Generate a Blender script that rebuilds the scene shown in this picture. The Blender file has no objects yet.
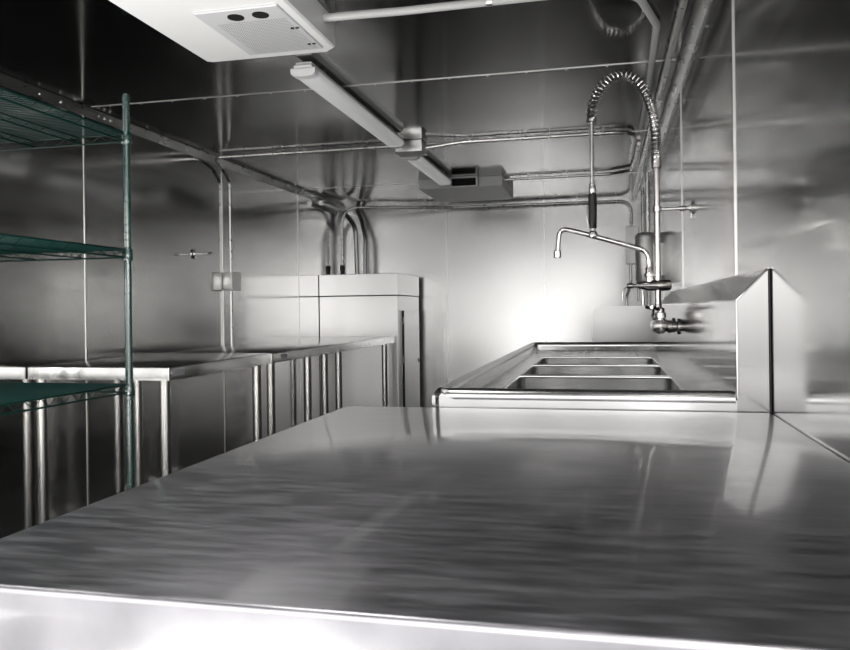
import bpy, bmesh, math
from mathutils import Vector, Matrix
PI = math.pi
S = bpy.context.scene

# ------------------------------------------------------------------ camera
CAM_Z = 1.105
YAW, ROLL = 0.2276, 0.0125
cam_d = bpy.data.cameras.new('camera')
cam = bpy.data.objects.new('camera', cam_d)
S.collection.objects.link(cam)
cam_d.sensor_fit = 'HORIZONTAL'
cam_d.sensor_width = 36
cam_d.lens = 775 / 850 * 36
cam_d.shift_y = -15.3 / 850
cam_d.clip_start = 0.02
R0 = Vector((math.cos(YAW), math.sin(YAW), 0))
F0 = Vector((-math.sin(YAW), math.cos(YAW), 0))
U0 = Vector((0, 0, 1))
rx = R0 * math.cos(ROLL) - U0 * math.sin(ROLL)
ry = R0 * math.sin(ROLL) + U0 * math.cos(ROLL)
rz = -F0
M = Matrix((rx, ry, rz)).transposed().to_4x4()
M.translation = Vector((0, 0, CAM_Z))
cam.matrix_world = M
S.camera = cam

# ------------------------------------------------------------------ world, light, exposure
W = bpy.data.worlds.new('world')
S.world = W
W.use_nodes = True
bg = W.node_tree.nodes['Background']
# overcast sky above, duller ground below the horizon
_nt = W.node_tree
_tc = _nt.nodes.new('ShaderNodeTexCoord')
_sx = _nt.nodes.new('ShaderNodeSeparateXYZ')
_mr = _nt.nodes.new('ShaderNodeMapRange')
_mr.inputs['From Min'].default_value = -.10
_mr.inputs['From Max'].default_value = .03
_mx = _nt.nodes.new('ShaderNodeMix')
_mx.data_type = 'RGBA'
_mx.inputs['A'].default_value = (.34, .338, .335, 1)
_mx.inputs['B'].default_value = (1.0, .99, .975, 1)
_nt.links.new(_tc.outputs['Generated'], _sx.inputs[0])
_nt.links.new(_sx.outputs['Z'], _mr.inputs['Value'])
_nt.links.new(_mr.outputs[0], _mx.inputs['Factor'])
_nt.links.new(_mx.outputs['Result'], bg.inputs[0])
bg.inputs[1].default_value = 1.0
S.view_settings.view_transform = 'Standard'
S.view_settings.look = 'None'
S.view_settings.gamma = 1
S.view_settings.use_curve_mapping = False
S.view_settings.exposure = 1.42

# rectangular area lamps, added out of view as fill light
def area(name, loc, rot, sx, sy, e):
    sl = bpy.data.lights.new(name, 'AREA')
    sl.shape = 'RECTANGLE'
    sl.size, sl.size_y = sx, sy
    sl.energy = e
    sl.color = (1, .99, .97)
    so = bpy.data.objects.new(name, sl)
    S.collection.objects.link(so)
    so.location = loc
    so.rotation_euler = rot


area('added_side_fill', (.33, .02, 1.475), (math.radians(118), 0, math.radians(78)), .68, .60, 5)  # fill lamp added to brighten the near air conditioner's right side
area('added_aisle_fill', (-1.15, .75, .30), (math.radians(180 + 14), 0, 0), .9, 1.4, 20)  # upward fill lamp added below frame to brighten the air conditioner's underside

# room extents (camera stands at x=0, y=0)
XL, XR, YB, YF, ZC = -2.13, 0.295, 6.36, -0.40, 1.975


# ------------------------------------------------------------------ materials
def mat(name, base, metal=0.0, rough=0.5, streak=None, streak_amt=0.0, rough_var=0.0,
        bump=0.0, bump_scale=3.0, spec=0.5, col_amt=0.0, coat=0.0, coat_rough=.05):
    """procedural principled material; streak = axis scales of the brushing noise"""
    m = bpy.data.materials.new(name)
    m.use_nodes = True
    nt = m.node_tree
    b = nt.nodes['Principled BSDF']
    b.inputs['Base Color'].default_value = (*base, 1)
    b.inputs['Metallic'].default_value = metal
    b.inputs['Roughness'].default_value = rough
    b.inputs['Specular IOR Level'].default_value = spec
    b.inputs['Coat Weight'].default_value = coat
    b.inputs['Coat Roughness'].default_value = coat_rough
    b.inputs['Coat IOR'].default_value = 1.9
    geo = nt.nodes.new('ShaderNodeNewGeometry')
    if streak:
        mp = nt.nodes.new('ShaderNodeMapping')
        mp.inputs['Scale'].default_value = streak
        nt.links.new(geo.outputs['Position'], mp.inputs['Vector'])
        nz = nt.nodes.new('ShaderNodeTexNoise')
        nz.inputs['Scale'].default_value = 1.0
        nz.inputs['Detail'].default_value = 5
        nt.links.new(mp.outputs[0], nz.inputs['Vector'])
        if rough_var:
            mr = nt.nodes.new('ShaderNodeMapRange')
            mr.inputs['From Min'].default_value = .25
            mr.inputs['From Max'].default_value = .75
            mr.inputs['To Min'].default_value = max(0.02, rough - rough_var)
            mr.inputs['To Max'].default_value = rough + rough_var
            nt.links.new(nz.outputs['Fac'], mr.inputs['Value'])
            nt.links.new(mr.outputs[0], b.inputs['Roughness'])
        if col_amt:
            mc = nt.nodes.new('ShaderNodeMapRange')
            mc.inputs['From Min'].default_value = .3
            mc.inputs['From Max'].default_value = .7
            mc.inputs['To Min'].default_value = 1 - col_amt
            mc.inputs['To Max'].default_value = 1 + col_amt
            nt.links.new(nz.outputs['Fac'], mc.inputs['Value'])
            mx = nt.nodes.new('ShaderNodeVectorMath')
            mx.operation = 'SCALE'
            mx.inputs[0].default_value = base
            nt.links.new(mc.outputs[0], mx.inputs['Scale'])
            nt.links.new(mx.outputs[0], b.inputs['Base Color'])
    if bump:
        nb = nt.nodes.new('ShaderNodeTexNoise')
        nb.inputs['Scale'].default_value = bump_scale
        nb.inputs['Detail'].default_value = 1
        nt.links.new(geo.outputs['Position'], nb.inputs['Vector'])
        bp = nt.nodes.new('ShaderNodeBump')
        bp.inputs['Strength'].default_value = 1
        bp.inputs['Distance'].default_value = bump
        nt.links.new(nb.outputs['Fac'], bp.inputs['Height'])
        last = bp
        if streak and streak_amt:
            b2 = nt.nodes.new('ShaderNodeBump')
            b2.inputs['Strength'].default_value = 1
            b2.inputs['Distance'].default_value = streak_amt
            nt.links.new(nz.outputs['Fac'], b2.inputs['Height'])
            nt.links.new(bp.outputs[0], b2.inputs['Normal'])
            last = b2
        nt.links.new(last.outputs[0], b.inputs['Normal'])
    return m


STEEL = (0.60, 0.60, 0.595)
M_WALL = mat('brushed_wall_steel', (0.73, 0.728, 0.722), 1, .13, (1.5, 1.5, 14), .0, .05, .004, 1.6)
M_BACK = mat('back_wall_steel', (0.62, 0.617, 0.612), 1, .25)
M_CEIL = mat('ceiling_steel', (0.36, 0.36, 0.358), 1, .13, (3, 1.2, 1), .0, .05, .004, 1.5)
M_FLOOR = mat('dark_floor', (0.10, 0.10, 0.10), .0, .45, (8, 8, 8), .0, .1, .002, 30)
M_TOP = mat('worktop_steel', (0.47, 0.46, 0.49), 1, .38, (15, 75, 9), .0002, .08, .0005, 4.0, col_amt=.15, coat=.5, coat_rough=.08)
M_TABLE = mat('table_steel', (0.62, 0.62, 0.61), 1, .20, (60, 5, 10), .0, .05, .0008, 5.0)
M_SINK = mat('sink_steel', (0.66, 0.66, 0.655), 1, .20, (10, 40, 10), .0, .06, .0008, 9.0)
M_TUBE = mat('leg_tube_steel', (0.62, 0.61, 0.59), 1, .24)
M_CAB = mat('cabinet_steel', (0.74, 0.735, 0.73), 1, .30)
M_HSINK = mat('hand_sink_steel', (0.50, 0.495, 0.49), 1, .28)
M_CHROME = mat('chrome', (0.78, 0.77, 0.75), 1, .10)
M_DCHROME = mat('dark_chrome', (.34, .33, .32), 1, .16)
M_BRASSY = mat('worn_riser', (0.72, 0.68, 0.66), 1, .22)
M_CONDUIT = mat('galvanised_conduit', (0.74, 0.73, 0.71), 1, .30, (20, 20, 20), .0, .08)
M_TRIM = mat('trim_steel', (0.80, 0.80, 0.79), 1, .30, (30, 8, 30), .0, .08, .0006, 20)
M_SEAM = mat('seam_strip', (0.70, 0.69, 0.67), 1, .35)
M_DARKSEAM = mat('dark_seam', (0.03, 0.03, 0.03), 0, .6)
M_WHITE = mat('white_enamel', (0.86, 0.86, 0.85), 0, .35)
M_DIFF = mat('light_diffuser', (0.80, 0.80, 0.81), 0, .25)
M_DIFF.node_tree.nodes['Principled BSDF'].inputs['Emission Color'].default_value = (1, 1, 1, 1)
M_DIFF.node_tree.nodes['Principled BSDF'].inputs['Emission Strength'].default_value = .07
M_PANEL = mat('return_panel_plastic', (0.62, 0.62, 0.63), 0, .4)
M_BLACK = mat('black_plastic', (0.012, 0.012, 0.012), 0, .35)
M_HOLE = mat('black_opening', (0.004, 0.004, 0.004), 0, .8)
M_GREEN = mat('green_epoxy_wire', (0.008, 0.055, 0.045), .0, .20, spec=1.0, coat=1.0, coat_rough=.14)
M_PLATE = mat('name_plate', (0.42, 0.42, 0.45), 0, .4)
M_GREYPLATE = mat('galvanised_box', (0.68, 0.68, 0.66), 1, .38, (30, 30, 30), .0, .08)
M_PAINTPIPE = mat('painted_conduit', (0.50, 0.50, 0.49), 0, .4)
M_WIRE = mat('green_wire', (0.005, 0.030, 0.025), 0, .35, spec=.35)
M_HEATER = mat('pale_heater_shell', (0.90, 0.89, 0.87), .6, .34)
M_SPLASH = mat('splashback_steel', (0.43, 0.427, 0.423), 1, .12)
M_GREYFLEX = mat('grey_flex_sleeve', (0.72, 0.72, 0.71), 1, .38)


# ------------------------------------------------------------------ helpers
def origin_of(o):
    v = Vector((0, 0, 0))
    while o is not None:
        v += Vector(o.location)
        o = o.parent
    return v


def obj(name, bm, m, parent=None, smooth=False, kind=None, label=None, loc=None):
    """link a bmesh authored in world coordinates as one mesh object"""
    off = origin_of(parent) if parent else Vector((0, 0, 0))
    if loc is not None:
        off = Vector(loc)
    bmesh.ops.translate(bm, verts=bm.verts, vec=-off)
    bmesh.ops.recalc_face_normals(bm, faces=bm.faces)
    me = bpy.data.meshes.new(name)
    bm.to_mesh(me)
    bm.free()
    me.materials.append(m)
    if smooth:
        for p in me.polygons:
            p.use_smooth = True
        me.set_sharp_from_angle(angle=math.radians(38))
    o = bpy.data.objects.new(name, me)
    S.collection.objects.link(o)
    if parent:
        o.parent = parent
    if loc is not None:
        o.location = loc
    if kind:
        o['kind'] = kind
    if label:
        o['label'] = label
    return o


def thing(name, label, cat, loc, group=None):
    o = bpy.data.objects.new(name, None)
    S.collection.objects.link(o)
    o.empty_display_size = .05
    o.location = loc
    o['label'] = label
    o['category'] = cat
    if group:
        o['group'] = group
    return o


def struct(name, bm, m, smooth=False):
    return obj(name, bm, m, None, smooth, 'structure')


def box(bm, x0, x1, y0, y1, z0, z1, bev=0.0, seg=2):
    r = bmesh.ops.create_cube(bm, size=1)
    vs = r['verts']
    for v in vs:
        v.co = Vector((x0 + (v.co.x + .5) * (x1 - x0), y0 + (v.co.y + .5) * (y1 - y0), z0 + (v.co.z + .5) * (z1 - z0)))
    if bev:
        es = {e for v in vs for e in v.link_edges}
        bmesh.ops.bevel(bm, geom=list(es), offset=bev, segments=seg, profile=.5, affect='EDGES')
    return bm


def BX(*a, **k):
    return box(bmesh.new(), *a, **k)


def prism(bm, prof, axis, a, b):
    """extrude a closed 2D profile along axis ('x': (y,z), 'y': (x,z), 'z': (x,y))"""
    def P(p, t):
        return {'x': (t, p[0], p[1]), 'y': (p[0], t, p[1]), 'z': (p[0], p[1], t)}[axis]
    A = [bm.verts.new(P(p, a)) for p in prof]
    B = [bm.verts.new(P(p, b)) for p in prof]
    n = len(prof)
    bm.faces.new(A)
    bm.faces.new(B[::-1])
    for i in range(n):
        bm.faces.new((A[i], B[i], B[(i + 1) % n], A[(i + 1) % n]))
    return bm


def tube(bm, pts, r, n=10, cap=True, rads=None):
    pts = [Vector(p) for p in pts]
    k = len(pts)
    t0 = (pts[1] - pts[0]).normalized()
    up = Vector((0, 0, 1)) if abs(t0.z) < .9 else Vector((1, 0, 0))
    nrm = t0.cross(up).normalized()
    rings = []
    tp = t0
    for i, p in enumerate(pts):
        if i == 0:
            t = t0
        elif i == k - 1:
            t = (pts[-1] - pts[-2]).normalized()
        else:
            t = ((pts[i + 1] - p).normalized() + (p - pts[i - 1]).normalized()).normalized()
        ax = tp.cross(t)
        if ax.length > 1e-7:
            nrm = (Matrix.Rotation(tp.angle(t), 3, ax.normalized()) @ nrm)
        nrm = (nrm - t * nrm.dot(t)).normalized()
        bi = t.cross(nrm)
        tp = t
        rr = rads[i] if rads else r
        rings.append([bm.verts.new(p + (nrm * math.cos(2 * PI * j / n) + bi * math.sin(2 * PI * j / n)) * rr) for j in range(n)])
    for a, b in zip(rings, rings[1:]):
        for j in range(n):
            bm.faces.new((a[j], a[(j + 1) % n], b[(j + 1) % n], b[j]))
    if cap:
        bm.faces.new(rings[0][::-1])
        bm.faces.new(rings[-1])
    return bm


def lathe(bm, c, axis, prof, n=20):
    """prof = [(distance along axis, radius)...] starting from c"""
    a = Vector(axis).normalized()
    c = Vector(c)
    pts = [c + a * d for d, _ in prof]
    up = Vector((0, 0, 1)) if abs(a.z) < .9 else Vector((1, 0, 0))
    u = a.cross(up).normalized()
    w = a.cross(u)
    rings = []
    for (d, r), p in zip(prof, pts):
        rings.append([bm.verts.new(p + (u * math.cos(2 * PI * j / n) + w * math.sin(2 * PI * j / n)) * max(r, 1e-4)) for j in range(n)])
    for A, B in zip(rings, rings[1:]):
        for j in range(n):
            bm.faces.new((A[j], A[(j + 1) % n], B[(j + 1) % n], B[j]))
    bm.faces.new(rings[0][::-1])
    bm.faces.new(rings[-1])
    return bm


def fillet(pts, r, n=8):
    """round the corners of a polyline"""
    pts = [Vector(p) for p in pts]
    out = [pts[0]]
    for i in range(1, len(pts) - 1):
        p, a, b = pts[i], pts[i - 1], pts[i + 1]
        da, db = (a - p), (b - p)
        ang = da.angle(db)
        d = min(r / math.tan(ang / 2), da.length * .48, db.length * .48)
        p0, p1 = p + da.normalized() * d, p + db.normalized() * d
        for j in range(n + 1):
            t = j / n
            out.append(p0 * (1 - t) ** 2 + p * 2 * t * (1 - t) + p1 * t * t)
    out.append(pts[-1])
    return out


# ------------------------------------------------------------------ the room
struct('floor', BX(XL - .05, XR + .05, YF, YB + .05, -.05, 0), M_FLOOR)
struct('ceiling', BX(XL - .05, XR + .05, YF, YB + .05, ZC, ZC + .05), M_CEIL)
struct('wall_left', BX(XL - .05, XL, YF, YB, 0, ZC), M_WALL)
bm = bmesh.new()
box(bm, XR, XR + .05, .38, YB, 0, ZC)
box(bm, XR, XR + .05, YF, .38, 0, 1.15)
box(bm, XR, XR + .05, YF, .38, 1.80, ZC)   # gap between is an unseen opening, added to let in side light
struct('wall_right', bm, M_WALL)
struct('wall_back', BX(XL - .05, XR + .05, YB, YB + .05, 0, ZC), M_BACK)
# rear end behind the photographer: a wide service opening to daylight
bm = bmesh.new()
box(bm, XL, XR, YF - .05, YF, 1.93, ZC)
box(bm, XL, -2.08, YF - .05, YF, 0, 1.93)
box(bm, -2.08, XR, YF - .05, YF, 0, .62)  # unseen sill, raised to keep the worktop's front edge from glaring
struct('wall_front', bm, M_WALL)


def rivets(bm, pts, axis, r=.004, h=.003):
    for p in pts:
        lathe(bm, p, axis, [(0, r), (h * .6, r * .8), (h, r * .3)], 8)


# sloped corner trims between the side walls and the ceiling
bm = bmesh.new()
prism(bm, [(XL, ZC), (XL, ZC - .032), (XL + .004, ZC - .034), (XL + .032, ZC - .004), (XL + .030, ZC)], 'y', YF, YB - .18)
for y in (2.70, 2.98, 3.02):
    rivets(bm, [(XL + .017, y, ZC - .019)], (.7, 0, -.7), .008, .008)
rivets(bm, [(XL + .018, YF + .1 + .36 * i, ZC - .019) for i in range(18)], (.7, 0, -.7), .006, .005)
struct('trim_1', bm, M_TRIM)
bm = bmesh.new()
prism(bm, [(XR, ZC), (XR, ZC - .034), (XR - .004, ZC - .036), (XR - .034, ZC - .004), (XR - .032, ZC)], 'y', YF, YB)
rivets(bm, [(XR - .019, YF + .1 + .31 * i, ZC - .020) for i in range(21)], (-.7, 0, -.7), .006, .005)
struct('trim_2', bm, M_TRIM)
# ceiling seams: thin joint strips with small rivets
for i, y in enumerate((0.65, 1.75, 2.86, 3.97, 5.19)):
    bm = BX(XL + .04, XR - .04, y - .0025, y + .0025, ZC - .0025, ZC)
    rivets(bm, [(XL + .12 + .145 * k, y + .012, ZC) for k in range(16)], (0, 0, -1), .0045, .004)
    struct('trim_%d' % (3 + i), bm, M_SEAM)
n = 8
for y in (0.45, 1.65, 2.86, 4.07, 5.20):
    struct('trim_%d' % n, BX(XL, XL + .003, y - .0035, y + .0035, 0, ZC - .034), M_SEAM)
    n += 1
for y in (0.60, 1.89, 3.12, 4.35, 5.5):
    w = .002 if y < 2 else .0013
    struct('trim_%d' % n, BX(XR - .003, XR, y - w, y + w, 0, ZC - .034), M_SEAM)
    n += 1
for x in (-1.28, -.47):
    struct('trim_%d' % n, BX(x - .002, x + .002, YB - .002, YB, 0, ZC), M_TRIM)
    n += 1


# ------------------------------------------------------------------ steel work tables
def turned_top(x0, x1, y0, y1, z, apron, bev=.007):
    """flat top with turned-down bullnose edges on all sides (hollow below)"""
    bm = bmesh.new()
    box(bm, x0, x1, y0, y1, z - apron, z, bev, 3)
    dead = [f for f in bm.faces if f.normal.z < -.9 or (f.calc_center_median().z < z - apron + bev * 1.01 and abs(f.normal.z) > .2)]
    bmesh.ops.delete(bm, geom=dead, context='FACES')
    bmesh.ops.solidify(bm, geom=bm.faces[:], thickness=.0018)
    return bm


def table_leg(x, y, top, parent, label=None):
    lg = bmesh.new()
    tube(lg, [(x, y, .10), (x, y, top)], .0205, 16)
    o = obj('leg', lg, M_TUBE, parent, True)
    sk = lathe(bmesh.new(), (x, y, top - .035), (0, 0, 1), [(0, .0235), (.002, .0245), (.033, .026), (.035, .026)], 18)
    obj('socket', sk, M_TUBE, o, True)
    ft = lathe(bmesh.new(), (x, y, 0), (0, 0, 1), [(0, .017), (.004, .019), (.03, .019), (.04, .0235), (.115, .0235), (.12, .021)], 16)
    obj('foot', ft, M_TUBE, o, True)
    return o


def work_table(label, x0, x1, y0, y1, z, legs, group=None, apron=.047, mt=None, plate=None, shelf=False, bev=.007):
    t = thing('work_table', label, 'table', ((x0 + x1) / 2, (y0 + y1) / 2, 0), group)
    obj('tabletop', turned_top(x0, x1, y0, y1, z, apron, bev), mt or M_TABLE, t, True)
    for (lx, ly) in legs:
        table_leg(lx, ly, z - .004, t)
    if plate is not None:
        obj('name_plate', BX(x1 - .0005, x1 + .0015, plate, plate + .075, z - .036, z - .012, .0008, 1), M_PLATE, t)
    if shelf:
        obj('undershelf', BX(x0 + .03, x1 - .03, y0 + .03, y1 - .03, .25, .275, .004, 2), M_TABLE, t, True)
    return t


TZ = .91
XF = -1.53
work_table('short stainless steel table against left wall, just beyond the green shelving', XL + .004, XF, 2.51, 3.395, TZ,
           [(XF - .045, 2.556), (XL + .03, 2.556), (XF - .045, 3.325), (XL + .05, 3.15)], 'stainless tables along the left wall', plate=2.54, apron=.054, bev=.005)
work_table('long stainless steel table on left wall running up to the steel cabinet', XL + .004, XF, 3.399, 5.596, TZ,
           [(XF - .045, 3.48), (XF - .045, 3.957), (XF - .045, 4.218), (XF - .045, 4.459), (XF - .045, 5.465), (XL + .05, 5.2)],
           'stainless tables along the left wall', plate=3.50, apron=.054, bev=.005)
work_table('large stainless worktop filling the foreground, meeting the sink', -.52, XR - .0008, .475, 1.512, TZ,
           [(-.47, .53), (.24, .53), (-.47, 1.45), (.24, 1.45)], None, .055, M_TOP, None, True, .0055)


# ------------------------------------------------------------------ green wire shelving
sx0, sx1, sy0, sy1 = -2.085, -1.55, 1.08, 2.30
t = thing('wire_shelving_unit', 'green epoxy wire shelving unit with grooved posts at left edge', 'shelving', ((sx0 + sx1) / 2, (sy0 + sy1) / 2, 0))
shelf_z = (1.705, 1.318, .868)
for (x, y) in ((sx1, sy1), (sx0, sy1), (sx1, sy0), (sx0, sy0)):
    prof = [(0.03, .0127)]
    z = .03
    while z < 1.83:
        z += .0254
        prof += [(z - .0034, .0127), (z - .0022, .0127), (z - .0014, .0122), (z - .0006, .0122), (z + .0002, .0127), (z + .0014, .0127)]
    prof += [(z + .003, .0127), (z + .008, .008)]
    o = obj('post', lathe(bmesh.new(), (x, y, 0), (0, 0, 1), prof, 16), M_GREEN, t, True)
    obj('foot', lathe(bmesh.new(), (x, y, 0), (0, 0, 1), [(0, .018), (.01, .018), (.014, .006), (.035, .006)], 12), M_TUBE, o, True)
for z in shelf_z:
    bm = bmesh.new()
    a, b, c, d = sx0 + .02, sx1 - .0, sy0, sy1
    ra = .0032
    cs = [(sx0, sy0), (sx1, sy0), (sx1, sy1), (sx0, sy1)]
    for i in range(4):
        (xa, ya), (xb, yb) = cs[i], cs[(i + 1) % 4]
        tube(bm, [(xa, ya, z), (xb, yb, z)], ra, 6)
        tube(bm, [(xa, ya, z - .026), (xb, yb, z - .026)], ra, 6)
        L = math.hypot(xb - xa, yb - ya)
        k = int(L / .032)
        zig = []
        for j in range(k + 1):
            f = j / k
            zig.append((xa + (xb - xa) * f, ya + (yb - ya) * f, z - .0015 if j % 2 else z - .0245))
        tube(bm, zig, .0017, 4)
    # long carrier trusses under the mat
    for x in (sx0 + .18, sx0 + .36):
        tube(bm, [(x, sy0, z - .005), (x, sy1, z - .005)], .0026, 6)
        tube(bm, [(x, sy0, z - .024), (x, sy1, z - .024)], .0026, 6)
        k = 36
        tube(bm, [(x, sy0 + (sy1 - sy0) * j / k, z - .006 if j % 2 else z - .024) for j in range(k + 1)], .0016, 4)
    k = int((sy1 - sy0) / .0165)
    for j in range(1, k):
        y = sy0 + (sy1 - sy0) * j / k
        tube(bm, [(sx0, y, z + .001), (sx1, y, z + .001)], .0017, 5)
    sh = obj('wire_shelf', bm, M_WIRE, t, True)
    for (x, y) in cs:
        obj('collar', lathe(bmesh.new(), (x, y, z - .037), (0, 0, 1), [(0, .0175), (.003, .019), (.038, .0165), (.041, .0145)], 16), M_GREEN, sh, True)


# ------------------------------------------------------------------ three compartment sink
SX0, SX1, SY0, SY1 = -.345, XR - .002, 1.518, 3.66
BSX = .236
RZ, DZ = .947, .912
t = thing('compartment_sink', 'stainless three compartment sink with drainboards and tall splashback', 'sink', ((SX0 + SX1) / 2, 2.6, 0))
bowls = [(1.80, 2.195), (2.235, 2.62), (2.66, 3.045)]
bx0, bx1 = -.238, .172
# deck: built as strips round the bowls
bm = bmesh.new()
dx0, dx1 = SX0 + .016, BSX + .002
box(bm, dx0, bx0, SY0 + .02, SY1 - .02, DZ - .004, DZ)
box(bm, bx1, dx1, SY0 + .02, SY1 - .02, DZ - .004, DZ)
ys = [SY0 + .02] + [v for b in bowls for v in b] + [SY1 - .02]
for i in range(0, len(ys), 2):
    box(bm, bx0, bx1, ys[i], ys[i + 1], DZ - .004, DZ)
# drainboard ribs
for y0, y1 in ((SY0 + .05, 1.76), (3.09, SY1 - .06)):
    for k in range(9):
        x = bx0 + .03 + k * .042
        tube(bm, [(x, y0, DZ), (x, y1, DZ)], .004, 8)
obj('deck', bm, M_SINK, t, True)
# rolled raised rim on three sides
bm = bmesh.new()
r = .0165
rimp = fillet([(SX1 - .06, SY0 + r, RZ - r), (SX0 + r, SY0 + r, RZ - r), (SX0 + r, SY1 - r, RZ - r), (BSX, SY1 - r, RZ - r)], .035, 8)
tube(bm, rimp, r, 16)
obj('rim', bm, M_SINK, t, True)
bm = bmesh.new()
for (a, b, c, d) in ((SX0 + .001, SX0 + .008, SY0 + .02, SY1 - .03), (SX0 + .02, BSX, SY0 + .001, SY0 + .008), (SX0 + .03, BSX, SY1 - .012, SY1 - .005)):
    box(bm, a, b, c, d, DZ - .045, RZ - r)
# inner sloped upstand from deck to rim
prism(bm, [(SX0 + .022, RZ - .008), (SX0 + .030, RZ - .012), (SX0 + .048, DZ), (SX0 + .022, DZ)], 'y', SY0 + .03, SY1 - .03)
prism(bm, [(SY1 - .022, RZ - .008), (SY1 - .030, RZ - .012), (SY1 - .040, DZ), (SY1 - .022, DZ)], 'x', SX0 + .03, BSX)
prism(bm, [(SY0 + .022, RZ - .008), (SY0 + .030, RZ - .012), (SY0 + .040, DZ), (SY0 + .022, DZ)], 'x', SX0 + .03, BSX)
obj('apron', bm, M_SINK, t, True)
for i, (y0, y1) in enumerate(bowls):
    bm = bmesh.new()
    r_ = bmesh.ops.create_cube(bm, size=1)
    for v in r_['verts']:
        v.co = Vector((bx0 + (v.co.x + .5) * (bx1 - bx0), y0 + (v.co.y + .5) * (y1 - y0), DZ - .28 + (v.co.z + .5) * .28))
    topf = [f for f in bm.faces if f.normal.z > .9]
    bmesh.ops.delete(bm, geom=topf, context='FACES')
    es = [e for e in bm.edges if not e.is_boundary]
    bmesh.ops.bevel(bm, geom=es, offset=.022, segments=4, profile=.5, affect='EDGES')
    bmesh.ops.recalc_face_normals(bm, faces=bm.faces)
    bmesh.ops.solidify(bm, geom=bm.faces[:], thickness=.0015)
    # rolled lip at the mouth
    e = .004
    tube(bm, [(bx0, y0, DZ), (bx1, y0, DZ), (bx1, y1, DZ), (bx0, y1, DZ), (bx0, y0, DZ)], e, 8)
    bo = obj('basin', bm, M_SINK, t, True)
    cx, cy = (bx0 + bx1) / 2, (y0 + y1) / 2
    obj('drain', lathe(bmesh.new(), (cx, cy, DZ - .281), (0, 0, 1), [(-.04, .03), (0, .05), (.004, .048), (.004, .035), (.001, .03), (.001, .004)], 20), M_CHROME, bo, True)
# splashback: upright with 45 degree return to the wall
bm = bmesh.new()
prism(bm, [(BSX, DZ - .04), (BSX, 1.115), (XR - .004, 1.172), (XR - .0015, 1.172), (XR - .0015, DZ - .04)], 'y', SY0, SY1)
bs = obj('splashback', bm, M_SPLASH, t)
bm = bmesh.new()
tube(bm, [(BSX + .001, SY0 + .001, .935), (BSX + .001, SY0 + .001, 1.115), (XR - .004, SY0 + .001, 1.172)], .0022, 8)
tube(bm, [(XR - .004, SY0 + .001, 1.172), (XR - .004, SY1, 1.172)], .0022, 8)
tube(bm, [(BSX + .001, SY0 + .001, 1.115), (BSX + .001, SY1, 1.115)], .0018, 8)
obj('edge_bead', bm, M_CHROME, bs, True)
bm = BX(XR - .003, XR - .0012, SY0 - .006, SY0 - .002, TZ, 1.172)
obj('sealant_joint', bm, M_DARKSEAM, bs, label='dark sealant joint at the wall')
for (x, y) in ((-.27, 1.62), (.18, 1.62), (-.27, 2.215), (.18, 2.215), (-.27, 3.12), (.18, 3.12), (-.27, 3.56), (.18, 3.56)):
    lg = tube(bmesh.new(), [(x, y, .03), (x, y, DZ - .01)], .0205, 16)
    o = obj('leg', lg, M_TUBE, t, True)
    obj('foot', lathe(bmesh.new(), (x, y, 0), (0, 0, 1), [(0, .017), (.004, .019), (.03, .019), (.04, .0235), (.09, .0235)], 16), M_TUBE, o, True)

# ------------------------------------------------------------------ pre-rinse faucet
FY, FX = 2.75, .178
t = thing('pre_rinse_faucet', 'tall spring arched pre-rinse faucet with black spray handle above the sink', 'faucet', (BSX, FY, 1.04))
bm = bmesh.new()
# mixing body parallel to the wall with two shanks into the splashback
lathe(bm, (FX, FY - .13, 1.04), (0, 1, 0), [(0, .015), (.004, .023), (.02, .023), (.024, .017), (.05, .017), (.055, .024), (.10, .027), (.16, .027), (.205, .024), (.21, .017), (.235, .017), (.24, .023), (.256, .023), (.26, .015)], 20)
for y in (FY - .10, FY + .10):
    lathe(bm, (BSX + .001, y, 1.04), (-1, 0, 0), [(0, .026), (.006, .026), (.009, .016), (.022, .016), (.024, .021), (.036, .021), (.04, .015), (.058, .015)], 18)
obj('mixing_valve', bm, M_DCHROME, t, True)
for y, s in ((FY - .10, -1), (FY + .10, 1)):
    bm = bmesh.new()
    lathe(bm, (FX, y, 1.055), (0, 0, 1), [(0, .014), (.012, .014), (.014, .019), (.03, .018), (.033, .010), (.042, .010)], 16)
    tube(bm, [(FX, y, 1.092), (FX - .012, y + s * .02, 1.098), (FX - .03, y + s * .05, 1.104)], .005, 8, rads=[.006, .005, .007])
    obj('valve_handle', bm, M_CHROME, t, True)
bm = lathe(bmesh.new(), (FX, FY, 1.04), (0, 0, 1), [(.0, .02), (.02, .02), (.024, .016), (.036, .016), (.04, .021), (.06, .021), (.064, .012), (.075, .012)], 18)
obj('coupling', bm, M_DCHROME, t, True)
obj('riser_pipe', tube(bmesh.new(), [(FX, FY, 1.08), (FX, FY, 1.62)], .0102, 14), M_BRASSY, t, True, label='slightly brassy worn riser pipe')
# add-on valve with swing spout
bm = bmesh.new()
AZ = 1.178
lathe(bm, (FX + .045, FY, AZ), (-1, 0, 0), [(0, .008), (.003, .016), (.012, .0185), (.03, .0195), (.075, .0185), (.085, .016), (.10, .012), (.108, .008), (.125, .0065), (.128, .009), (.145, .009), (.148, .006)], 18)
av = obj('add_on_valve', bm, M_DCHROME, t, True, label='dark chrome add-on valve body')
bm = lathe(bmesh.new(), (FX - .028, FY, AZ + .01), (0, 0, 1), [(0, .013), (.02, .013), (.022, .017), (.03, .017), (.033, .013), (.05, .012), (.055, .009)], 18)
obj('spout_swivel', bm, M_CHROME, av, True)
sp = fillet([(FX - .028, FY, AZ + .05), (FX - .03, FY, AZ + .118), (-.085, FY, 1.368), (-.15, FY, 1.385), (-.158, FY, 1.30)], .055, 10)
o = obj('swing_spout', tube(bmesh.new(), sp, .0085, 14), M_CHROME, t, True)
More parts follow.
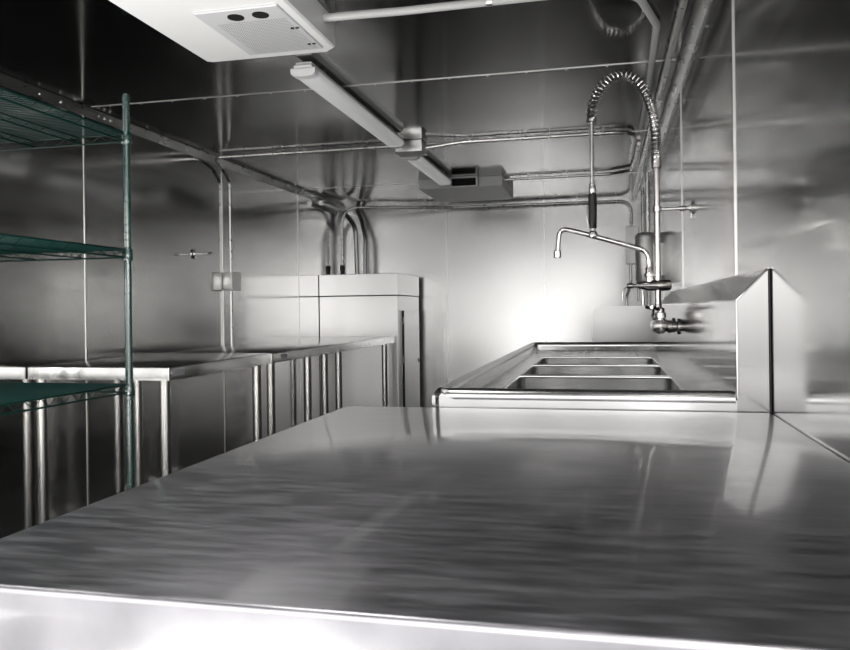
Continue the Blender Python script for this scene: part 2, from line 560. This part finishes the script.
obj('aerator', lathe(bmesh.new(), (-.158, FY, 1.308), (0, 0, -1), [(0, .0095), (.003, .013), (.026, .013), (.028, .010)], 16), M_CHROME, o, True)
# hose path: riser top -> arch -> spray
hx = -.036
path = []
for j in range(41):
    a = PI * j / 40
    cx, rw = (FX + hx) / 2, (FX - hx) / 2
    z0 = 1.665 if a < PI / 2 else 1.755
    path.append(Vector((cx + rw * math.cos(a), FY, z0 + (1.905 - z0) * math.sin(a))))
arch = [Vector((FX, FY, 1.595)), Vector((FX, FY, 1.63))] + path
hose = obj('hose', tube(bmesh.new(), arch, .0095, 12), mat('dark_hose', (.05, .05, .05), 0, .4), t, True, label='dark hose inside the spring')
obj('hose_pipe', tube(bmesh.new(), [(hx, FY, 1.75), (hx, FY, 1.50)], .0072, 12), M_CHROME, t, True)


def coil(path, R, pitch, rw, k=12, n=6):
    pts = [Vector(p) for p in path]
    L = [0]
    for a, b in zip(pts, pts[1:]):
        L.append(L[-1] + (b - a).length)
    tot = L[-1]
    N = int(tot / pitch * k)
    out = []
    i = 0
    for j in range(N + 1):
        s = tot * j / N
        while i < len(L) - 2 and L[i + 1] < s:
            i += 1
        f = (s - L[i]) / max(L[i + 1] - L[i], 1e-9)
        p = pts[i].lerp(pts[i + 1], f)
        tt = (pts[min(i + 1, len(pts) - 1)] - pts[i]).normalized()
        side = Vector((0, 1, 0))
        nn = tt.cross(side).normalized()
        th = 2 * PI * j / k
        out.append(p + (side * math.cos(th) + nn * math.sin(th)) * R)
    return tube(bmesh.new(), out, rw, n)


obj('spring', coil(arch[:13], .0155, .0072, .0027), M_CHROME, hose, True)
obj('spring', coil(arch[12:], .0165, .0150, .0033), M_CHROME, hose, True)
obj('ferrule', lathe(bmesh.new(), (hx, FY, 1.745), (0, 0, 1), [(0, .014), (.003, .019), (.012, .019), (.015, .014)], 16), M_CHROME, hose, True)
obj('ferrule', lathe(bmesh.new(), (FX, FY, 1.575), (0, 0, 1), [(0, .0125), (.003, .0165), (.022, .0165), (.025, .013)], 16), M_BRASSY, hose, True)
obj('hose_sleeve', lathe(bmesh.new(), (hx, FY, 1.50), (0, 0, 1), [(0, .011), (.004, .013), (.03, .012), (.035, .009)], 14), M_CHROME, hose, True)
sh = obj('spray_handle', lathe(bmesh.new(), (hx, FY, 1.50), (0, 0, -1), [(0, .012), (.003, .0145), (.05, .015), (.09, .0145), (.118, .0135), (.121, .011)], 18), M_BLACK, t, True, label='black spray grip')
obj('spray_head', lathe(bmesh.new(), (hx, FY, 1.381), (0, 0, -1), [(0, .010), (.01, .009), (.014, .013), (.02, .016), (.03, .017), (.035, .014)], 18), M_CHROME, sh, True)
obj('trigger', tube(bmesh.new(), [(hx - .012, FY - .004, 1.372), (hx - .02, FY - .006, 1.42), (hx - .018, FY - .004, 1.46)], .003, 8), M_CHROME, sh, True)
# wall bracket
bz = 1.437
bm = tube(bmesh.new(), [(FX, FY, bz), (XR - .002, FY, bz)], .0055, 12)
lathe(bm, (FX + .07, FY, bz), (1, 0, 0), [(0, .006), (.003, .009), (.02, .009), (.023, .006)], 14)
br = obj('wall_bracket', bm, M_CHROME, t, True)
obj('flange', lathe(bmesh.new(), (XR - .001, FY, bz), (-1, 0, 0), [(0, .024), (.004, .024), (.007, .014), (.013, .012)], 22), M_CHROME, br, True)
obj('clamp', lathe(bmesh.new(), (FX, FY, bz - .011), (0, 0, 1), [(0, .011), (.002, .015), (.02, .015), (.022, .011)], 16), M_CHROME, br, True)
bm = lathe(bmesh.new(), (XR - .006, FY, bz - .02), (0, 0, -1), [(0, .004), (.006, .004), (.008, .007), (.015, .006)], 10)
obj('set_screw', bm, M_CHROME, br, True)

# ------------------------------------------------------------------ tall steel cabinet
CY0, CY1, CX1, CZ = 5.602, 6.27, -1.505, 1.382
t = thing('steel_cabinet', 'tall pale stainless cabinet in back left corner', 'cabinet', ((XL + CX1) / 2, (CY0 + CY1) / 2, 0))
obj('body', BX(XL + .003, CX1, CY0, CY1, .1, 1.213, .002, 1), M_CAB, t)
obj('plinth', BX(XL + .02, CX1 - .03, CY0 + .04, CY1, 0, .1), M_BLACK, t)
bm = BX(XL + .003, CX1 + .004, CY0 - .004, CY1, 1.218, CZ, .003, 2)
obj('top_hood', bm, M_CAB, t)
obj('joint', BX(XL + .006, CX1 - .002, CY0 + .002, CY1 - .002, 1.212, 1.219), M_DARKSEAM, t)
d = obj('door', BX(CX1, CX1 + .006, CY0 + .10, CY1 - .02, .16, 1.10, .0015, 1), M_CAB, t)
bm = BX(CX1 + .005, CX1 + .0085, CY0 + .09, CY0 + .15, .2, 1.10)
hg = obj('hinge_slot', bm, M_HOLE, d, label='black hinge slot with steel pins')
obj('door_lock', lathe(bmesh.new(), (CX1 + .005, CY1 - .06, .69), (1, 0, 0), [(0, .018), (.004, .018), (.006, .01)], 16), M_BLACK, d)
for z in (.3, .5, .7, .85, 1.0):
    tube_bm = tube(bmesh.new(), [(CX1 + .009, CY0 + .12, z), (CX1 + .009, CY0 + .12, z + .05)], .006, 8)
    obj('hinge_pin', tube_bm, M_CHROME, d, True)

# ------------------------------------------------------------------ hand sink, faucet and heater in the back right
HY0, HY1 = 4.30, 4.72
hx0 = -.066
t = thing('hand_sink', 'round cornered stainless hand sink on right wall beyond the big sink', 'sink', ((hx0 + XR) / 2, 4.5, 0))
bm = bmesh.new()
prof = [(XR - .002, .80), (XR - .002, 1.112)]
for j in range(9):
    a = PI / 2 + PI / 2 * j / 8
    prof.append((hx0 + .05 + .05 * math.cos(a), 1.062 + .05 * math.sin(a)))
prof += [(hx0, .86), (hx0 + .06, .80)]
prism(bm, prof, 'y', HY0, HY0 + .012)
obj('side_splash', bm, M_HSINK, t, True)
obj('side_splash', prism(bmesh.new(), prof, 'y', HY1 - .012, HY1), M_HSINK, t, True)
bm = bmesh.new()
box(bm, hx0 + .002, hx0 + .014, HY0 + .01, HY1 - .01, .84, .97)
box(bm, hx0 + .03, XR - .002, HY0 + .01, HY1 - .01, .80, .812)
box(bm, XR - .02, XR - .002, HY0 + .01, HY1 - .01, .80, 1.11)
obj('bowl', bm, M_HSINK, t)
obj('wall_bracket', BX(XR - .08, XR - .002, HY0 + .1, HY1 - .1, .70, .80, .004, 1), M_HSINK, t)
t = thing('gooseneck_faucet', 'small chrome gooseneck faucet above the hand sink', 'faucet', (.17, 4.5, 1.06))
gp = [(XR - .02, 4.5, 1.03), (.20, 4.5, 1.03)]
bm = tube(bmesh.new(), fillet([(XR - .022, 4.5, 1.06), (.21, 4.5, 1.06), (.21, 4.5, 1.16)], .01), .010, 10)
obj('valve_body', bm, M_CHROME, t, True)
pts = [(.21, 4.5, 1.15)]
for j in range(13):
    a = PI * j / 12
    pts.append((.155 + .055 * math.cos(a), 4.5, 1.18 + .045 * math.sin(a)))
pts.append((.10, 4.5, 1.14))
obj('spout', tube(bmesh.new(), pts, .0065, 10), M_CHROME, t, True)
t = thing('water_heater', 'white round-topped cylindrical water heater on right wall in back corner', 'water heater', (.22, 4.55, 1.2))
obj('tank', lathe(bmesh.new(), (.230, 4.55, 1.235), (0, 0, 1), [(0, .042), (.008, .053), (.02, .058), (.26, .058), (.275, .054), (.287, .042), (.292, .02)], 28), M_HEATER, t, True)
obj('wall_bracket', BX(.27, XR - .001, 4.50, 4.60, 1.28, 1.46), M_GREYPLATE, t)
obj('pipe_connection', tube(bmesh.new(), [(.19, 4.55, 1.24), (.19, 4.55, 1.14)], .008, 10), M_GREYPLATE, t, True)
obj('pipe_connection', tube(bmesh.new(), [(.245, 4.55, 1.24), (.245, 4.55, 1.12)], .008, 10), M_GREYPLATE, t, True)


# ------------------------------------------------------------------ conduits and boxes
def conduit(name, label, pts, r, clamps=(), fr=.09, m=None, group=None, cat='pipe', up=(0, 0, 1)):
    pts = [Vector(p) for p in pts]
    t = thing(name, label, cat, pts[0], group)
    obj('pipe', tube(bmesh.new(), fillet(pts, fr, 10), r, 14), m or M_CONDUIT, t, True)
    for (c, ax) in clamps:
        c = Vector(c)
        ax = Vector(ax)
        a2 = Vector(up).cross(ax)
        bm = lathe(bmesh.new(), c - ax * .008, ax, [(0, r + .002), (.016, r + .002)], 14)
        u = Vector(up)
        e0 = c + u * (r - .001)
        box(bm, e0.x - .008 - abs(a2.x) * .014, e0.x + .008 + abs(a2.x) * .014, e0.y - .008 - abs(a2.y) * .014, e0.y + .008 + abs(a2.y) * .014,
            e0.z - .001 - (0 if up[2] else .008), e0.z + .0012 + (0 if up[2] else .008))
        obj('clamp', bm, M_SEAM, t, True)
    return t


LX = -1.0
CZc = ZC - .016
# crosswise conduit from the left wall through the ceiling box to the right wall
conduit('electrical_conduit', 'steel conduit crossing ceiling from left wall down to the wall junction box',
        [(LX - .04, 3.90, CZc), (-2.085, 3.90, CZc - .002), (-2.10, 4.02, ZC - .055), (-2.10, 4.11, ZC - .12), (-2.10, 4.11, 1.335)],
        .0095, [((-1.55, 3.90, CZc), (1, 0, 0))], .05)
conduit('electrical_conduit', 'steel conduit dropping from the wall junction box to the long table',
        [(-2.10, 4.11, 1.225), (-2.10, 4.11, .911)], .0095, [], .05)
conduit('electrical_conduit', 'steel ceiling conduit between the ceiling junction box and the right wall',
        [(LX + .112, 3.90, ZC - .035), (LX + .30, 3.90, CZc), (.06, 3.90, CZc), (.14, 3.94, CZc), (.155, 4.10, CZc), (.155, 4.6, CZc)],
        .0095, [((-.55, 3.90, CZc), (1, 0, 0)), ((-.02, 3.90, CZc), (1, 0, 0))], .06)
conduit('electrical_conduit', 'steel ceiling conduit leading from the far air conditioner to the right wall',
        [(-.635, 5.12, CZc), (.05, 5.10, CZc), (.17, 5.0, CZc), (.185, 4.6, CZc), (.185, 4.2, CZc)], .0095,
        [((-.42, 5.115, CZc), (1, 0, 0)), ((-.02, 5.10, CZc), (1, 0, 0))], .08)
conduit('electrical_conduit', 'white conduit curving from the near air conditioner across the ceiling',
        [(-.775, 2.10, ZC - .03), (-.55, 2.13, ZC - .022), (-.05, 2.14, ZC - .016), (.10, 2.20, ZC - .016), (.165, 2.45, ZC - .016), (.180, 3.3, ZC - .016), (.180, 3.84, ZC - .016)],
        .0115, [((-.30, 2.135, ZC - .018), (1, 0, 0))], .10, m=M_PAINTPIPE)
lc = conduit('electrical_conduit', 'steel conduit looping along back wall under the ceiling, left end into the cabinet',
        [(-2.068, 5.98, CZ + .001), (-2.068, 5.98, 1.945), (-1.75, 6.10, 1.945), (-1.2, 6.28, 1.945), (.215, 6.34, 1.945), (.215, 6.34, 1.74)],
        .012, [((-1.45, 6.195, 1.945), (1, 0, 0)), ((-.2, 6.325, 1.945), (1, 0, 0))], .15)
obj('cable_gland', lathe(bmesh.new(), (-2.068, 5.98, CZ + .001), (0, 0, 1), [(0, .022), (.012, .022), (.014, .018), (.05, .018), (.052, .022), (.09, .020)], 14), M_BLACK, lc, True, label='black cable gland')
conduit('electrical_conduit', 'flexible conduit bending down the left back corner onto the cabinet',
        [(-2.085, 5.55, ZC - .05), (-2.085, 6.05, ZC - .05), (-2.03, 6.22, ZC - .16), (-2.02, 6.22, CZ + .001)], .019, [], .16, m=M_GREYFLEX)
conduit('electrical_conduit', 'second flexible conduit standing on the cabinet near the back wall',
        [(-1.945, 6.20, CZ + .001), (-1.945, 6.22, 1.70), (-1.99, 6.27, 1.86), (-2.04, 6.30, ZC - .01)], .017, [], .12, m=M_GREYFLEX)
# pipes along the right wall, under the ceiling corner
conduit('supply_pipe', 'long pipe running along the right ceiling corner beside the trim',
        [(.205, YF + .01, ZC - .014), (.205, 1.9, ZC - .014), (.225, 2.1, ZC - .02), (.225, 6.2, ZC - .02)], .012,
        [((.205, 1.3, ZC - .014), (0, 1, 0)), ((.225, 3.4, ZC - .02), (0, 1, 0))], .08)
conduit('supply_pipe', 'vertical pipe dropping down the right wall behind the spray faucet',
        [(.262, 4.9, ZC - .05), (.262, 4.92, 1.0), (.262, 4.92, .3)], .013, [], .02)
conduit('supply_pipe', 'thinner vertical pipe in the back right corner beside the grey box',
        [(.268, 5.6, ZC - .04), (.268, 5.6, .3)], .012, [], .02)


def jbox(label, x0, x1, y0, y1, z0, z1, cover_axis, m=M_GREYPLATE, screws=()):
    t = thing('junction_box', label, 'electrical box', ((x0 + x1) / 2, (y0 + y1) / 2, z0))
    obj('box_body', BX(x0, x1, y0, y1, z0, z1, .003, 2), m, t, True)
    e = .003
    if cover_axis == '+x':
        obj('cover', BX(x1, x1 + e, y0 - .004, y1 + .004, z0 - .004, z1 + .004, .001, 1), m, t)
    elif cover_axis == '-z':
        obj('cover', BX(x0 - .004, x1 + .004, y0 - .004, y1 + .004, z0 - e, z0, .001, 1), m, t)
    elif cover_axis == '-y':
        obj('cover', BX(x0 - .004, x1 + .004, y0 - e, y0, z0 - .004, z1 + .004, .001, 1), m, t)
    return t


jbox('steel junction box on left wall halfway up the conduit', XL + .001, XL + .062, 4.06, 4.165, 1.232, 1.332, '+x')
jbox('steel junction box on the ceiling between the two strip lights', LX - .035, LX + .105, 3.84, 3.96, ZC - .06, ZC - .001, '-z')
jbox('tall grey electrical box at back wall corner under the looping conduit', .175, .262, 6.30, YB - .001, 1.45, 1.735, '-y')
conduit('electrical_conduit', 'thin cable tube curving below the grey corner box',
        [(.205, 6.335, 1.45), (.205, 6.335, 1.30), (.17, 6.3, 1.18), (.17, 6.3, .9)], .010, [], .08)

# rod stub with flange on the left wall
t = thing('rod_stub', 'short chrome rod with round flange standing out of the left wall', 'bracket', (XL, 3.745, 1.417))
obj('rod', tube(bmesh.new(), [(XL + .001, 3.745, 1.417), (XL + .115, 3.745, 1.417)], .005, 12), M_CHROME, t, True)
obj('flange', lathe(bmesh.new(), (XL + .001, 3.745, 1.417), (1, 0, 0), [(0, .026), (.004, .026), (.007, .015), (.013, .012)], 22), M_CHROME, t, True)
obj('end_nut', lathe(bmesh.new(), (XL + .09, 3.745, 1.417), (1, 0, 0), [(0, .009), (.02, .009)], 6), M_CHROME, t)


# ------------------------------------------------------------------ ceiling air conditioners
def air_conditioner(label, x0, x1, y0, y1, z0, near):
    t = thing('air_conditioner', label, 'air conditioner', ((x0 + x1) / 2, (y0 + y1) / 2, z0), 'ceiling air conditioners')
    bm = bmesh.new()
    c = .03
    # box with chamfered lower edge and clipped far corners
    def ring(e, z):
        k = .05
        return [(x0 + e, y0 + e, z), (x1 - e, y0 + e, z), (x1 - e, y1 - e - k * .5, z), (x1 - e - k * .6, y1 - e, z), (x0 + e + k * .3, y1 - e, z), (x0 + e, y1 - e - k * .2, z)]
    rs = [[bm.verts.new(p) for p in ring(e, z)] for e, z in ((0, ZC - .001), (0, z0 + .006), (.005, z0))]
    for a, b in zip(rs, rs[1:]):
        for j in range(6):
            bm.faces.new((a[j], a[(j + 1) % 6], b[(j + 1) % 6], b[j]))
    bm.faces.new(rs[0])
    bm.faces.new(rs[-1])
    obj('housing', bm, M_WHITE, t)
    return t


AX0, AX1, AY0, AY1, AZ0 = -1.20, -.772, 1.25, 2.215, 1.886
t = air_conditioner('large white ceiling air conditioner with perforated panel, nearest the camera', AX0, AX1, AY0, AY1, AZ0, True)
px0, px1, py0, py1 = -1.035, -.800, 1.83, 2.165
bm = BX(px0, px1, py0, py1, AZ0 - .006, AZ0 + .001, .002, 1)
pn = obj('return_panel', bm, M_PANEL, t)
# perforations: dimples over the far half of the panel
bm = bmesh.new()
k1, k2 = 26, 24
for i in range(k1):
    for j in range(k2):
        x = px0 + .03 + (px1 - px0 - .045) * i / (k1 - 1)
        y = py0 + .085 + (py1 - py0 - .10) * j / (k2 - 1)
        c = [bm.verts.new((x + (.0022) * math.cos(a), y + .0026 * math.sin(a), AZ0 - .0064)) for a in (0, PI / 3, 2 * PI / 3, PI, 4 * PI / 3, 5 * PI / 3)]
        bm.faces.new(c)
g = obj('perforation', bm, mat('perforation_shadow_gap', (.22, .22, .22), 0, .8), pn)
obj('air_outlet', lathe(bmesh.new(), (-.935, 1.875, AZ0 - .001), (0, 0, -1), [(0, .022), (.007, .022), (.007, .018)], 24), M_HOLE, pn, label='round black air outlet')
obj('air_outlet', lathe(bmesh.new(), (-.865, 1.875, AZ0 - .001), (0, 0, -1), [(0, .022), (.007, .022), (.007, .018)], 24), M_HOLE, pn, label='round black air outlet')
for (x, y) in ((-.808, 1.985), (-.810, 2.115)):
    for dx in (0, .014):
        obj('screw', lathe(bmesh.new(), (x - dx, y, AZ0 - .005), (0, 0, -1), [(0, .005), (.003, .005)], 10), M_BLACK, pn)

BX0, BX1, BY0, BY1, BZ0 = -1.20, -.64, 5.04, 5.70, 1.908
t = air_conditioner('smaller-looking air conditioner on far ceiling with black slot facing the camera', BX0, BX1, BY0, BY1, BZ0, False)
gx0, gx1 = -.968, -.806
bm = bmesh.new()
box(bm, gx0 - .012, gx1 + .012, BY0 - .05, BY0 + .02, ZC - .012, ZC - .002)
box(bm, gx0 - .012, gx1 + .012, BY0 - .05, BY0 + .02, BZ0 - .004, BZ0 + .004)
box(bm, gx0 - .012, gx0, BY0 - .05, BY0 + .02, BZ0 + .004, ZC - .012)
box(bm, gx1, gx1 + .012, BY0 - .05, BY0 + .02, BZ0 + .004, ZC - .012)
gf = obj('outlet_frame', bm, M_WHITE, t)
obj('outlet_opening', BX(gx0, gx1, BY0 - .03, BY0 + .01, BZ0 + .004, ZC - .012), M_HOLE, gf, label='black outlet slot')


# ------------------------------------------------------------------ strip lights
def strip_light(label, y0, y1, z0, w=.042):
    t = thing('strip_light', label, 'light', (LX, (y0 + y1) / 2, z0), 'ceiling strip lights')
    prof = [(LX - .028, ZC - .012), (LX + .028, ZC - .012), (LX + .034, z0 + .02), (LX - .034, z0 + .02)]
    obj('housing', prism(bmesh.new(), prof, 'y', y0 + .01, y1 - .01), M_WHITE, t)
    obj('mount', BX(LX - .02, LX + .02, y0 + .12, y0 + .18, ZC - .013, ZC - .001), M_GREYPLATE, t)
    obj('mount', BX(LX - .02, LX + .02, y1 - .18, y1 - .12, ZC - .013, ZC - .001), M_GREYPLATE, t)
    pr = [(LX - w, z0 + .024), (LX - w, z0 + .010), (LX - w + .004, z0 + .004), (LX - w + .012, z0), (LX, z0 - .002),
          (LX + w - .012, z0), (LX + w - .004, z0 + .004), (LX + w, z0 + .010), (LX + w, z0 + .024)]
    obj('diffuser', prism(bmesh.new(), pr, 'y', y0 + .03, y1 - .03), M_DIFF, t, True)
    for (a, b) in ((y0, y0 + .035), (y1 - .035, y1)):
        bm = bmesh.new()
        pe = [(LX + (x - LX) * 1.06, z0 + .02 + (z - z0 - .02) * 1.12) for x, z in pr]
        prism(bm, pe, 'y', a, b)
        box(bm, LX - .034, LX + .034, a, b, z0 + .02, ZC - .022, .003, 1)
        obj('end_cap', bm, M_WHITE, t, True)
    return t


strip_light('long white strip light on ceiling just beyond the near air conditioner', 2.50, 3.74, 1.916)
strip_light('strip light on ceiling between the junction box and far air conditioner', 4.02, 4.96, 1.914)
